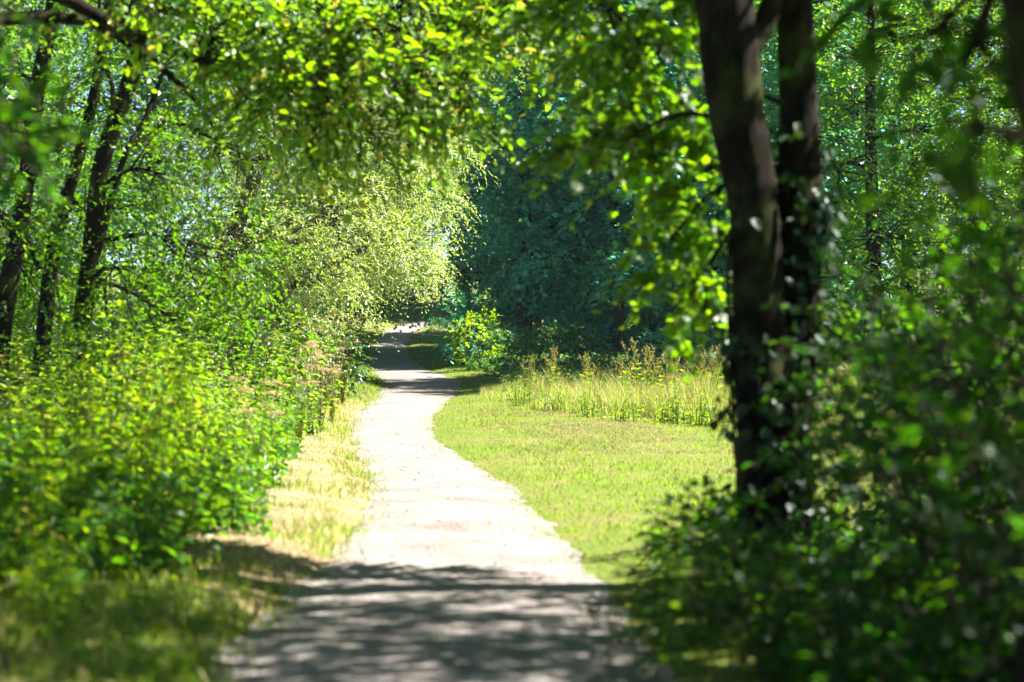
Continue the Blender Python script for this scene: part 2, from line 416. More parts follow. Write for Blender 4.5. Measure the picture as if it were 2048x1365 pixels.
ok = hash_noise(xe, ye, .45, 61) * .6 + hash_noise(xe, ye, .16, 62) * .4 > .47 + .5 * off_; xe, ye = xe[ok], ye[ok]
v, n = blades(rng, xe, ye, rng.uniform(.02, .05, len(xe)), rng.uniform(.006, .012, len(xe)), rng.uniform(.3, 1.2, len(xe)))
stuff('edge_grass', blade_mesh('edge_grass', v, n, M['grass2']), 'ragged grass tufts creeping in over both edges of the path', 'grass')
# dry straw patches in the lawn
x, y = scatter(26000, -.9, 5.5, 25, 34)
dryp = hash_noise(x, y, 1.3, 21) * .6 + hash_noise(x, y, .4, 22) * .4
ok = (x > path_r(y) + .7) & (dryp > .42) & (y < TG_front(x)); x, y = x[ok], y[ok]
v, n = blades(rng, x, y, rng.uniform(.015, .04, len(x)), rng.uniform(.006, .014, len(x)), rng.uniform(.6, 1.8, len(x)))
stuff('mown_straw', blade_mesh('mown_straw', v, n, M['thatch']), 'dry mown cuttings lying in patches on the lawn', 'dry grass')
# left verge: straw and green
x, y = scatter(150000, -6, -.9, 5.5, 70, 1.5)
pl_ = path_l(y)
ok = (x < pl_ + .22 * rng.uniform(0, 1, len(x)) ** 2.5) & (x > pl_ - 2.6); x, y = x[ok], y[ok]; pl_ = pl_[ok]
dist = pl_ - x
w_green = 1.3 * np.clip(1 - dist / .5, 0, 1) * (hash_noise(x, y, 1.2, 31) > .42) + (hash_noise(x, y, .8, 32) > .62) * .55 + np.clip((y - 27) / 6, 0, 1) + np.clip((11.3 - y) / 2, 0, .6) 
isg = rng.uniform(0, 1, len(x)) < w_green
h = rng.uniform(.04, .11, len(x)) * (.5 + hash_noise(x, y, .5, 33))
v, n = blades(rng, x[isg], y[isg], h[isg], rng.uniform(.007, .013, isg.sum()), rng.uniform(.2, .9, isg.sum()))
stuff('verge_grass', blade_mesh('verge_grass', v, n, M['grass2']), 'green grass fringe along the left edge of the path', 'grass')
d_ = ~isg
v, n = blades(rng, x[d_], y[d_], h[d_] * .42, rng.uniform(.006, .012, d_.sum()), rng.uniform(.8, 2.4, d_.sum()))
stuff('straw_verge', blade_mesh('straw_verge', v, n, M['dry']), 'bleached dry grass on the left verge between weeds and path', 'dry grass')
# tall meadow grass
x, y = scatter(86000, -.6, 7.5, 29.5, 40)
ok = (y > TG_front(x) + rng.uniform(-.4, .5, len(x))) & (y < TG_front(x) + 4.5); x, y = x[ok], y[ok]
dep = np.clip((y - TG_front(x)) / 1.6, 0, 1)
rise = np.clip(.55 + .13 * x, .5, 1.0) * np.clip((x + .55 + .5 * hash_noise(y, 0 * y, .5, 44)) / 1.1, .12, 1)
h = (.15 + .60 * dep * rng.uniform(.3, 1.1, len(x)) * rise) * (.3 + 1.25 * hash_noise(x, y, .5, 41))
tuft = hash_noise(x, y, .35, 42) > rng.uniform(.22, .82, len(x)); x, y, h, dep = x[tuft], y[tuft], h[tuft], dep[tuft]
v, n = blades(rng, x, y, h, rng.uniform(.007, .014, len(x)), rng.uniform(.1, .95, len(x)))
sd_ = (rng.uniform(0, 1, len(x)) < .10) & (h > .25); tips_ = v.reshape(-1, 5, 3)[sd_, 3]
SL = Leaves('diamond'); q_ = np.repeat(tips_, 7, 0) + rng.normal(0, 1, (len(tips_) * 7, 3)) * [.018, .018, .05]
SL.add(q_, rng.normal(0, 1, q_.shape) + [0, 0, 1], rng.normal(0, 1, q_.shape), rng.uniform(.015, .035, len(q_)), rng.uniform(.006, .012, len(q_)))
stuff('grass_seeds', SL.data('grass_seeds', M['seed']), 'tan seed heads on top of the tall meadow grass', 'grass')
stuff('meadow_grass', blade_mesh('meadow_grass', v, n, M['tallg']), 'strip of tall pale meadow grass behind the lawn', 'grass')
# shaded ground cover under the far trees
x, y = scatter(60000, -3, 12, 38, 62)
ok = (x > path_r(y) + .9); x, y = x[ok], y[ok]
L = Leaves('diamond'); z = G(x, y) + rng.uniform(.03, .35, len(x))
d = rng.normal(0, 1, (len(x), 3)); d[:, 2] *= .4
L.add(np.stack([x, y, z], -1), d, np.array([0, 0, 1.]) + rng.normal(0, .4, d.shape), rng.uniform(.06, .13, len(x)), rng.uniform(.04, .09, len(x)))
stuff('ground_cover', L.data('ground_cover', M['far']), 'low leafy ground cover in the shade under the far trees', 'ground cover')
# litter on the path
n_ = 420
y = rng.uniform(6, 34, n_); x = path_l(y) + (path_r(y) - path_l(y)) * rng.beta(.7, .7, n_)
L = Leaves('ovate'); d = rng.normal(0, 1, (n_, 3)); d[:, 2] = 0
L.add(np.stack([x, y, G(x, y) + .034], -1), d, np.array([0, 0, 1.]) + rng.normal(0, .25, d.shape), rng.uniform(.012, .05, n_), rng.uniform(.008, .03, n_))
stuff('leaf_litter', L.data('leaf_litter', M['dead']), 'small brown fallen leaves and chips scattered over the path', 'leaf litter')

# ------------------------------------------------------------------ trees that stand in one place
def build_tree(name, label, cat, base, seed, stems, blobs, leafmat, barkmat, tpl, n, leaf, wid, group=None, sides=8, rough=.06, twigs=False, extra=(), **kw):
    """stems: control rows (x,y,z,r), the first is the trunk; extra: named limbs (rows x,y,z,r)"""
    rg = np.random.default_rng(seed)
    base = np.asarray(base, float)
    t = thing(name, label, cat, base, group)
    pts = []
    for k, st in enumerate(stems):
        T = Tubes(); q = spline(st, max(10, 4 * len(st))); T.add(q[:, :3], q[:, 3], sides, rough, seed=seed + k)
        tr = link('trunk', T.data('trunk', M[barkmat], base), t); pts.append(q[:, :3])
    for k, st in enumerate(extra):
        T = Tubes(); q = spline(st, 5 * len(st)); T.add(q[:, :3], q[:, 3], 6, .08, seed=seed + 40 + k)
        link('limb', T.data('limb', M[barkmat], base), t); pts.append(q[:, :3])
    L = Leaves(tpl); B = []
    allp = np.concatenate(pts)
    up = allp[allp[:, 2] > np.percentile(allp[:, 2], 25)]
    blob_crown(rg, L, B, up, blobs, n, leaf, wid, twigs=twigs, **kw)
    c = link('crown', L.data('crown', M[leafmat], base), t)
    for q in B: link('branch', q.data('branch', M[barkmat], base), t)
    return t

def row(px, py, d, r): return (*P(px, py, d), r)
def gp(x, y): return np.array([x, y, float(G(x, y))])

# forked tree on the right, 11 m away
b = gp(1.41, 11)
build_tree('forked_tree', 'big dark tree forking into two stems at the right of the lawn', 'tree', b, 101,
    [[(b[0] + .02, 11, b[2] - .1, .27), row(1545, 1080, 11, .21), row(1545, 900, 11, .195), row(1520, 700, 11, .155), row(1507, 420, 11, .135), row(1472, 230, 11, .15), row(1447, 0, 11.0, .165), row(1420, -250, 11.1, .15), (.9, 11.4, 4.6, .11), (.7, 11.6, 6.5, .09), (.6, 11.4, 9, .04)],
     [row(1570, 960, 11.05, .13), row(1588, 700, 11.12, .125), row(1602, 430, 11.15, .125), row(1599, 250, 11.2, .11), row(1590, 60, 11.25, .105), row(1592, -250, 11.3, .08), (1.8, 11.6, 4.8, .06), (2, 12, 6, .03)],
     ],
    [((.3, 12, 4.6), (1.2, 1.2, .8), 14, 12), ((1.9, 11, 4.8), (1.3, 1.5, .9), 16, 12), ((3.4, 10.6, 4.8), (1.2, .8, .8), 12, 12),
     ((.9, 11, 6), (1.8, 1.8, 1.0), 18, 12), ((2.9, 10.3, 6.3), (1.6, .9, 1.0), 14, 12), ((1.2, 11, 8.6), (2.6, 2.6, 1.5), 26, 14), ((-.6, 12, 9.6), (2.2, 2.4, 1.2), 20, 13), ((2.0, 9, 9.4), (2.2, 2.2, 1.2), 20, 13),  # highest clumps: out-of-view crown added to block skylight over the near path
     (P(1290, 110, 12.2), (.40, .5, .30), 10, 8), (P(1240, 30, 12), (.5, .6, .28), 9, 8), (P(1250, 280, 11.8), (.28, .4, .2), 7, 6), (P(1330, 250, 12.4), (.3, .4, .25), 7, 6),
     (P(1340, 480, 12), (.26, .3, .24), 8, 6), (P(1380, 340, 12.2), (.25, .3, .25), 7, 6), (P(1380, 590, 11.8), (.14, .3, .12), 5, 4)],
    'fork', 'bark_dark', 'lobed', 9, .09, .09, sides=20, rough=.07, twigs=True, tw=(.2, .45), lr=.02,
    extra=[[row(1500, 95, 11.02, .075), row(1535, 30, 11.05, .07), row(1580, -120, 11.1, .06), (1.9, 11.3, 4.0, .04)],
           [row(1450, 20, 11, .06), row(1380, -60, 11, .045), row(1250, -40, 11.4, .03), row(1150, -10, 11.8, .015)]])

# ivy on the forked tree
rg = np.random.default_rng(55)
iv = thing('ivy', 'dark ivy climbing the trunk of the forked tree', 'ivy', b)
L = Leaves('ovate'); T = Tubes()
for st in ([row(1545, 1190, 11, .26), row(1545, 1080, 11, .22), row(1545, 900, 11, .20), row(1522, 700, 11, .165), row(1507, 420, 11, .14)],
           [row(1570, 960, 11.05, .15), row(1588, 700, 11.12, .12), row(1602, 430, 11.15, .12), row(1597, 250, 11.2, .10)]):
    q = spline(st, 60); k = rg.integers(0, 60, 900); th = rg.uniform(0, 2 * np.pi, 900)
    keep = hash_noise(k * .12, th, .7, 77) + .35 * (1 - k / 60) > .5; k, th = k[keep], th[keep]
    o = np.stack([np.cos(th), np.sin(th), 0 * th], -1)
    p = q[k, :3] + o * (q[k, 3:4] + rg.uniform(.005, .10, (len(k), 1)))
    d = o * .35 + np.array([0, 0, -.8]) + rg.normal(0, .4, o.shape)
    L.add(p, d, o + np.array([0, 0, .45]) + rg.normal(0, .3, o.shape), rg.uniform(.05, .085, len(k)), rg.uniform(.045, .08, len(k)))
    for a in np.linspace(0, 5, 5):
        oo = np.stack([np.cos(a + .6 * np.sin(np.arange(60) * .15 + a)), np.sin(a + .6 * np.sin(np.arange(60) * .15 + a)), np.zeros(60)], -1)
        T.add(q[:, :3] + oo * (q[:, 3:4] + .008), np.full(60, .011), 5)
link('leaves', L.data('leaves', M['ivy'], b), iv); link('vine', T.data('vine', M['bark_dark'], b), iv)

# tree at the right edge, close by
b = gp(1.52, 5.3)
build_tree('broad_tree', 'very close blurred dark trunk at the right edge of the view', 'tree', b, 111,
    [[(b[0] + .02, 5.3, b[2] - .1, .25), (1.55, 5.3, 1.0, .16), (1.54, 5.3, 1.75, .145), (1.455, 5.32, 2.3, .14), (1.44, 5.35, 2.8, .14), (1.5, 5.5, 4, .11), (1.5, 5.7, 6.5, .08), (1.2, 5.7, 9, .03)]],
    [((1.9, 6, 4.0), (1.2, 1.3, .7), 12, 12), ((2.9, 5.8, 4.6), (1.3, 1.4, .9), 14, 12), ((1.4, 5.6, 8.6), (2.4, 2.6, 1.3), 24, 11), ((-.8, 6.5, 9), (2.0, 2.4, 1.2), 20, 11), ((.4, 3, 9), (2.2, 2.0, 1.2), 20, 11), ((2.0, 8.6, 4.9), (1.2, 1.0, .7), 14, 9), ((1.0, 8.4, 5.2), (1.2, 1.2, .7), 12, 9), ((2.6, 7.4, 5.4), (1.3, 1.2, .8), 14, 9), ((1.0, 6.5, 5.2), (1.2, 1.3, .8), 12, 12), ((3, 8, 4.6), (1.2, 1.3, .9), 14, 12),  # the highest clumps are unseen crown, added to cut sky fill
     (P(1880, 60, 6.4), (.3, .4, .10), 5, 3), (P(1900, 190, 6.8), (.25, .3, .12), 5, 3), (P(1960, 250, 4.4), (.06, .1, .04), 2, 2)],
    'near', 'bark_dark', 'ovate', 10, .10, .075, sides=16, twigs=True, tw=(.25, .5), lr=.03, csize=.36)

# trees off the right and rear of the view; their crowns shade the near path
SG = 'trees standing outside the view that shade the near path'
def shade_tree(lab, x_, y_, seed, blobs):
    b = gp(x_, y_)
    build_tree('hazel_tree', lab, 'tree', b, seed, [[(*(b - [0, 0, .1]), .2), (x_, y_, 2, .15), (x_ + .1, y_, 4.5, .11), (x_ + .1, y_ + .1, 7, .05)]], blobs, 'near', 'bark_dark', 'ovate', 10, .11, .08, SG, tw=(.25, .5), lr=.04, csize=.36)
shade_tree('tree off the right edge, its low crown hanging over the near shrubs', 4.9, 9.2, 171,
    [((3.4, 8.2, 4.6), (1.3, 1.3, .8), 14, 9), ((4.6, 9.8, 5.2), (1.5, 1.3, 1), 18, 9), ((3.2, 9.9, 5.4), (1.3, .9, .8), 14, 9), ((5.6, 8.5, 5.6), (1.4, 1.5, 1.2), 16, 9), ((4.0, 6.8, 5.6), (1.4, 1.2, .9), 16, 9), ((6.2, 9.2, 4), (1.4, 1.5, 1.2), 18, 9)])
shade_tree('tree off the right edge beside the viewer', 5.0, 4.4, 172,
    [((3.4, 5.2, 4.8), (1.4, 1.3, .9), 16, 9), ((5, 5, 5.6), (1.6, 1.5, 1.2), 18, 9), ((4.2, 3, 5.0), (1.5, 1.4, 1), 16, 9), ((2.6, 3.8, 5.6), (1.4, 1.4, .8), 14, 9), ((5.6, 4, 3.6), (1.2, 1.5, 1.2), 16, 9)])

shade_tree('big unseen tree added well off the right edge, its dense low crown shading the near shrubs', 7.6, 8.6, 173,  # unseen tree added to keep sun off the near shrubs
    [((5.4, 8.4, 2.8), (1.2, 1.6, 1.1), 18, 12), ((6.6, 7.2, 4.2), (1.5, 1.6, 1.3), 20, 13), ((7.0, 9.8, 4.4), (1.5, 1.6, 1.3), 20, 13), ((6.4, 8.5, 6.6), (1.7, 2.0, 1.3), 24, 13), ((8.6, 8.5, 5), (1.6, 2, 1.5), 20, 13)])

# hazel shrubs near, right of the path
def shrub(name, label, base, seed, w, h, leafmat, tpl, n, leaf, wid, nst=6, clumps=22, per=7, tw=(.25, .5), group=None, barkmat='bark', zmin=.02, csize=.35, depth=None, cat='shrub', twigs=True, dens=1):
    rg = np.random.default_rng(seed)
    base = np.asarray(base, float)
    t = thing(name, label, cat, base, group)
    T = Tubes(); tips = []
    dp = depth or w
    for k in range(nst):
        a = 2 * np.pi * (k + rg.uniform(-.3, .3)) / nst
        e = np.array([np.cos(a) * w * .42, np.sin(a) * dp * .42, h * rg.uniform(.7, .98)])
        q = spline([(0, 0, -.05), (e[0] * .25, e[1] * .25, e[2] * .5), e], 9) + rg.normal(0, .012 * h, (9, 3))
        T.add(q, np.linspace(.008 + .005 * h, .004, 9), 5); tips.append(q)
    tips = np.concatenate(tips)
    L = Leaves(tpl)
    nc = clumps
    u = nrm(rg.normal(0, 1, (nc, 3))); rad = rg.uniform(.2, 1, nc) ** .4
    zc = h * (zmin + .5 * (1 - zmin)); zr = h * .5 * (1 - zmin)
    cc = np.array([0, 0, zc]) + u * rad[:, None] * np.array([w / 2, dp / 2, zr])
    for q in cc:
        s = tips[np.argmin(np.linalg.norm(tips - q, axis=1) + .5 * np.maximum(tips[:, 2] - q[2], 0))]
        T.add(spline([s, (s + q) / 2 + rg.normal(0, .03, 3), q], 4), [.007, .005, .004, .003], 4)
    pos = np.repeat(cc, per, 0) + rg.normal(0, 1, (nc * per, 3)) * csize * np.array([w, dp, h * .8]) * .25
    pos[:, 2] = np.maximum(pos[:, 2], .06)
    if twigs:
        for q, e in zip(np.repeat(cc, per, 0), pos): T.add(np.array([q, (q + e) / 2, e]), [.004, .004, .004], 3)
    dr = nrm(pos - np.array([0, 0, zc * .8])) * .8 + rg.normal(0, .45, pos.shape)
    sprays(rg, L, pos, dr, rg.uniform(tw[0], tw[1], len(pos)), n, leaf, wid, .3, 1, T if twigs else None, .4, .55)
    link('leaves', L.data('leaves', M[leafmat]), t); link('stems', T.data('stems', M[barkmat]), t)
    return t

HZ = 'leafy shrubs close to the viewer right of the path'
for (x_, y_, w_, h_, sd, lab) in [
    (2.05, 7.4, 1.4, 1.75, 201, 'tall shadowy shrub under the close right trunk, filling the right edge'),
    (1.95, 9.2, 1.2, 1.5, 202, 'dark leafy shrub in front of the forked tree, right of its trunk'),
    (2.75, 10.2, 1.7, 2.0, 203, 'tallest dark shrub behind the others on the far right'),
    (1.55, 6.6, 1.0, 1.0, 204, 'low dark bush at the bottom right corner'),
    (2.5, 12.8, 1.4, 1.5, 205, 'shrub standing behind the forked tree with lawn showing through'),
    (1.2, 10.3, .5, .5, 206, 'smallest bush hugging the foot of the forked trunk'),
    (2.1, 8.0, 1.4, 1.15, 208, 'low dense shrub between the tall shadowy one and the path'), (3.1, 11.8, 1.9, 1.6, 209, 'wide shrub in the shade right of the forked tree, behind the tallest'), (1.9, 5.9, 1.1, .95, 210, 'shrub nearest the viewer at the lower right edge'),
    (3.7, 13.8, 1.7, 2.3, 207, 'loose bright-leaved shrub beyond the forked tree at far right')]:
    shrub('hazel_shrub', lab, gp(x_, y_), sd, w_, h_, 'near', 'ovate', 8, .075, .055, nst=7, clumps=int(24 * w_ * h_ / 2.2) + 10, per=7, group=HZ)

x, y = scatter(30000, .6, 4.6, 5.2, 15)
ok = (x > path_r(y) + .28 + .35 * hash_noise(x, y, .5, 81)) & (x > .9 + .10 * (y - 9)) & (x < y * .257 + .5) & ~((x < 3.4) & (y > 12.2)); x, y = x[ok], y[ok]
L = Leaves('ovate'); z = G(x, y) + rng.uniform(.02, .36, len(x)) * (.35 + hash_noise(x, y, .6, 82)) * np.clip((x - path_r(y)) / 1.0, .3, 1)
d = rng.normal(0, 1, (len(x), 3)); d[:, 2] *= .4; k_ = rng.uniform(.6, 1.3, len(x))
L.add(np.stack([x, y, z], -1), d, np.array([0, 0, 1.]) + rng.normal(0, .5, d.shape), .075 * k_, .055 * k_)
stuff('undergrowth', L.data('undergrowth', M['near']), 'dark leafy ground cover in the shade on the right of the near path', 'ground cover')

# broad-leaved low plants at the right edge of the path, near
for (x_, y_, s_, sd, lab) in [(.86, 8.4, .5, 221, 'low leafy plant spilling onto the path edge at bottom right'),
                              (1.05, 9.4, .36, 222, 'half-lit low plant between path and forked tree'),
                              (.95, 7.4, .55, 223, 'dark low plant nearest the viewer on the right path edge'),
                              (1.1, 11.6, .35, 224, 'small sunlit sprouts in the grass left of the forked trunk')]:
    shrub('bramble', lab, gp(x_, y_), sd, s_ * 1.5, s_, 'weed2', 'ovate', 6, .06, .045, nst=6, clumps=14, per=5, tw=(.12, .25), cat='plant', barkmat='stem', group='low plants on the right path edge')

# near tree on the left, off the frame, with branches reaching in
b = gp(-2.9, 6.9)
build_tree('leaning_tree', 'tree off the left edge whose near blurred leaf sprays hang into view', 'tree', b, 121,
    [[(*(b - [0, 0, .1]), .16), (-2.9, 6.9, 1.2, .12), (-2.8, 7, 2.6, .10), (-2.7, 7.1, 4, .09), (-2.8, 7.1, 6, .06), (-3.1, 7, 8.2, .03)]],
    [(P(20, 320, 7.4), (.16, .3, .17), 7, 5), (P(-60, 240, 7.4), (.2, .3, .2), 6, 4), (P(40, 30, 8), (.18, .3, .06), 4, 3),
     ((-2.6, 7, 4.2), (1.1, 1.1, .9), 14, 10), ((-3.2, 7.6, 5.4), (1.3, 1.3, 1), 14, 10), ((-3.2, 7, 8), (2.4, 2.4, 1.5), 26, 13), ((-4.6, 5, 6.5), (2, 2.2, 1.4), 20, 13)],  # top clumps added above the view to close off the sky
    'near', 'bark', 'ovate', 8, .085, .065, twigs=True, tw=(.15, .32), lr=.02)

# canopy tree, left, arching limbs over the path
b = gp(-4.7, 14.5)
build_tree('spreading_tree', 'spreading tree whose sunlit limbs arch across the top of the view', 'tree', b, 131,
    [[(*(b - [0, 0, .1]), .22), (-4.6, 14.5, 1.5, .17), (-4.4, 14.5, 3.2, .15), (-4.0, 14.6, 5, .11), (-4, 14.8, 7.5, .08), (-4.2, 14.8, 10, .04)]],
    [(P(430, 60, 15), (.5, .6, .32), 14, 8), (P(620, 90, 15), (.5, .6, .42), 18, 8), (P(800, 60, 15), (.55, .7, .4), 18, 8), (P(970, 20, 15.5), (.5, .6, .32), 14, 8),
     (P(690, 185, 14.5), (.42, .5, .26), 12, 7), (P(860, 170, 14.5), (.35, .5, .25), 12, 8), (P(560, 240, 15), (.35, .5, .3), 9, 7), (P(1120, 30, 15), (.5, .6, .25), 12, 9),
     (P(280, -40, 15), (.6, .6, .35), 12, 9), ((-4.9, 15, 6.2), (1.3, 1.4, 1.0), 16, 9), ((-4.2, 14.8, 9.5), (2.4, 2.4, 1.5), 26, 14), ((-5.4, 12.5, 8.5), (2, 2.2, 1.4), 20, 13), ((-4.6, 17, 8.6), (2, 2.2, 1.4), 20, 13)],  # upper clumps out of view, added to block sky on the left
    'canopy', 'bark_dark', 'ovate', 8, .10, .072, twigs=True, tw=(.25, .5), lr=.022, droop=.5,
    extra=[[(-4.4, 14.5, 3.0, .07), row(-60, -40, 14.6, .06), row(110, -10, 14.8, .055), row(280, 80, 15, .045), row(420, 125, 15, .03), row(560, 130, 15.2, .02)],
           [(-4.3, 14.5, 3.6, .06), row(150, 40, 15.2, .045), row(290, 110, 15.3, .035), row(390, 200, 15.4, .02), row(430, 260, 15.4, .01)],
           [(-4.1, 14.5, 4.4, .07), row(300, -180, 14.8, .06), row(620, -90, 15, .045), row(850, -60, 15, .03), row(1080, -10, 15.3, .015)]])

# three leaning trunks on the left
LT = 'leaning trees in the thicket on the left'
def lt(name_lab, seed, rows_, blobs, extra=()):
    b = gp(rows_[0][0], rows_[0][1]); rows_[0] = (rows_[0][0], rows_[0][1], b[2] - .1, rows_[0][3])
    return build_tree('slender_tree', name_lab, 'tree', b, seed, [rows_], blobs, 'left', 'bark_dark', 'ovate', 9, .075, .05, group=LT, tw=(.3, .6), lr=.03, droop=.45, extra=extra, csize=.45)
lt('leftmost leaning dark trunk, bending right as it rises', 141,
   [row(-25, 900, 22, 0.136), row(5, 640, 22, 0.120), row(45, 430, 22, 0.100), row(75, 190, 22, 0.092), row(105, 40, 22, 0.080), row(140, -200, 22, 0.064), (-4.4, 22, 6.5, .04)],
   [((-4.9, 22.5, 5.2), (1.3, 1.3, 1), 18, 11), ((-5.8, 22.3, 4.0), (1.1, 1.0, .8), 14, 9), ((-6.0, 23.2, 2.4), (.9, .9, .8), 12, 8), ((-5.3, 24, 3.4), (.9, .8, .7), 10, 8), (P(60, 560, 23.6), (.6, .6, .5), 8, 8), (P(60, 330, 20.8), (.5, .4, .5), 9, 8), (P(40, 520, 20.6), (.5, .4, .4), 8, 8)])
lt('middle of the three left trunks, slim and forked low', 142,
   [row(60, 900, 22.8, 0.104), row(105, 520, 22.8, 0.088), row(135, 390, 22.8, 0.080), row(172, 270, 22.8, 0.068), row(212, 80, 22.8, 0.060), row(245, -150, 22.8, 0.048), (-3.8, 22.8, 6.5, .03)],
   [((-4.0, 23.2, 5.4), (1.3, 1.3, 1), 18, 11), ((-4.7, 23.5, 3.8), (.9, .9, .7), 10, 8), (P(230, 420, 23.8), (.6, .6, .6), 10, 8), (P(120, 640, 23.8), (.6, .5, .4), 8, 8), (P(170, 420, 21.6), (.4, .4, .4), 8, 7), (P(190, 150, 21.6), (.5, .4, .4), 8, 8)],
   [[row(80, 540, 22.75, 0.032), row(55, 480, 22.7, 0.024), row(45, 440, 22.65, 0.016)]])
lt('thickest of the three left trunks, leaning over to the right', 143,
   [row(140, 900, 21.5, 0.136), row(165, 640, 21.5, 0.108), row(182, 510, 21.5, 0.100), row(205, 330, 21.5, 0.096), row(262, 160, 21.5, 0.092), row(300, 20, 21.5, 0.080), row(345, -160, 21.5, 0.064), (-3.0, 21.5, 6.5, .04)],
   [((-3.0, 22, 5.4), (1.4, 1.4, 1), 20, 11), (P(420, 90, 22), (.8, .8, .5), 14, 9), (P(330, 350, 21), (.6, .6, .6), 14, 9), (P(440, 500, 22), (.7, .7, .6), 16, 9), (P(260, 560, 21), (.5, .5, .5), 10, 8), (P(350, 640, 21.5), (.6, .5, .4), 10, 8), (P(480, 320, 23), (.6, .6, .5), 12, 9), ((-.6, 22.4, 6.8), (1.5, 1.6, .8), 18, 9), ((.3, 23.6, 7.4), (1.4, 1.5, .8), 16, 9), ((-1.6, 24.4, 6.6), (1.3, 1.4, .8), 16, 9), ((-.3, 20.6, 7.6), (1.3, 1.2, .8), 14, 9)],  # last four clumps: unseen foliage over the path, added to shade the thicket
   [[row(205, 330, 21.5, 0.036), row(228, 190, 21.2, 0.028), row(200, 90, 21.1, 0.024), row(205, -40, 21, 0.016)],
    [row(182, 560, 21.5, 0.040), row(245, 330, 21.8, 0.036), row(300, 220, 22, 0.028), row(360, 60, 22.2, 0.016)],
    [row(168, 620, 21.4, 0.032), row(205, 560, 21.2, 0.024), row(215, 640, 21, 0.016)]])

EG = 'elder bushes under the leaning trees'
for (x_, y_, w_, h_, sd_, lab) in [(-6.3, 24.6, 1.8, 2.3, 181, 'elder bush at the far left edge behind the leaning trunks'), (-4.9, 25.4, 1.8, 2.1, 182, 'elder bush between the middle and thickest leaning trunks'), (-3.6, 26.0, 1.8, 2.2, 183, 'elder bush right of the thickest leaning trunk'),
        (-5.6, 28.5, 2.2, 3.4, 184, 'taller elder bush deep behind the leaning trunks'), (-7.6, 28.0, 2.4, 3.6, 185, 'tallest elder bush at the left edge'), (-4.5, 21.0, 1.2, 1.5, 186, 'small elder bush before the thickest leaning trunk')]:
    shrub('elder_bush', lab, gp(x_, y_), sd_, w_, h_, 'left', 'ovate', 8, .095, .06, nst=7, clumps=int(16 * w_ * h_ / 2) + 10, per=8, tw=(.25, .5), group=EG, twigs=False)

# willows over the path on the left
b = gp(-4.6, 30)
build_tree('willow', 'sunlit willow with fine pale leaves hanging beside the path', 'tree', b, 151,
    [[(*(b - [0, 0, .1]), .2), (-4.5, 30, 1.5, .15), (-4.0, 30.2, 3.2, .12), (-3.2, 30.5, 5, .08), (-2.6, 31, 6.6, .04)],
     [(b[0] + .1, 30, .3, .13), (-3.9, 30, 1.2, .10), (-3.0, 30, 2.0, .07), (-2.2, 30, 2.4, .04)]],
    [(P(560, 260, 30.5), (1.0, 1.1, .8), 26, 14), (P(660, 420, 30), (.95, 1.1, .75), 28, 14), (P(760, 300, 31), (.8, 1.0, .8), 26, 14), (P(520, 480, 29.5), (.8, .9, .7), 20, 14),
     (P(640, 560, 30), (.75, .8, .45), 18, 13), (P(740, 130, 31), (1.1, 1.1, .8), 26, 14), (P(500, 60, 30.5), (1.2, 1.2, .9), 22, 14), (P(420, 300, 30), (.9, .9, .9), 18, 12), (P(620, -120, 31), (1.5, 1.3, .9), 24, 14), ((-1.6, 28.5, 7.8), (1.6, 1.5, .9), 18, 11), (P(560, 640, 29), (.8, .7, .35), 14, 12)],  # high clump above the path is added to shade the elders, out of view
    'willow', 'bark', 'lance', 14, .085, .028, tw=(.3, .65), lr=.04, droop=.6, csize=.42, extra=[[row(460, 520, 29.6, .05), row(500, 488, 29.3, .045), row(560, 480, 29.1, .03), row(640, 430, 29.2, .015)]])
b = gp(-4.3, 35)
build_tree('willow', 'willow farther along, its branch tips pale against the dark trees', 'tree', b, 152,
    [[(*(b - [0, 0, .1]), .18), (-4.1, 35, 1.5, .14), (-3.5, 35, 3, .12), (-2.6, 35, 4.6, .08), (-2.0, 35.2, 6.6, .04)]],
    [(P(845, 290, 34.5), (.75, .9, .6), 26, 14), (P(872, 245, 35), (.55, .8, .45), 18, 13), (P(822, 395, 34.5), (.72, .9, .5), 26, 14), (P(780, 480, 34), (.7, .9, .42), 26, 14), (P(820, 520, 34.5), (.45, .7, .22), 14, 12),
     (P(840, 130, 35), (.9, .9, .7), 22, 14), (P(720, 420, 35), (.9, .9, .8), 22, 13), (P(680, 535, 35), (.8, .8, .45), 18, 13), (P(960, 60, 36), (1.0, 1, .5), 18, 13)],
    'willow', 'bark', 'lance', 14, .09, .03, tw=(.3, .7), lr=.04, droop=.5, csize=.42)
# glossy shrub below the willows at the bend
b = gp(-4.1, 42.5)
build_tree('dogwood', 'glossy dark-leaved shrub under the willow, arching out over the far path bend', 'shrub', b, 161,
    [[(*(b - [0, 0, .1]), .06), (-4.0, 42.5, .8, .05), (-3.6, 42.4, 1.6, .035), (-2.9, 42.2, 2.0, .02)], [(*(b - [.1, 0, .1]), .05), (-4.5, 42.5, .9, .04), (-4.7, 42.6, 2.0, .02)]],
    [(P(640, 600, 42.5), (.9, .8, .65), 26, 12), (P(570, 640, 42.5), (.8, .8, .7), 18, 12), (P(770, 585, 42.2), (.65, .6, .32), 20, 11), (P(835, 590, 42), (.3, .4, .2), 8, 8), (P(680, 680, 42.5), (.45, .5, .5), 16, 10), (P(610, 710, 42), (.6, .5, .4), 14, 10)],
    'glossy', 'bark', 'ovate', 9, .105, .075, tw=(.3, .55), lr=.02, csize=.35)
shrub('dogwood', 'small glossy bush between the dry umbels and the path', gp(-3.35, 36.5), 162, 1.1, 1.2, 'glossy', 'ovate', 8, .10, .07, nst=6, clumps=26, per=8, tw=(.2, .4), twigs=False)
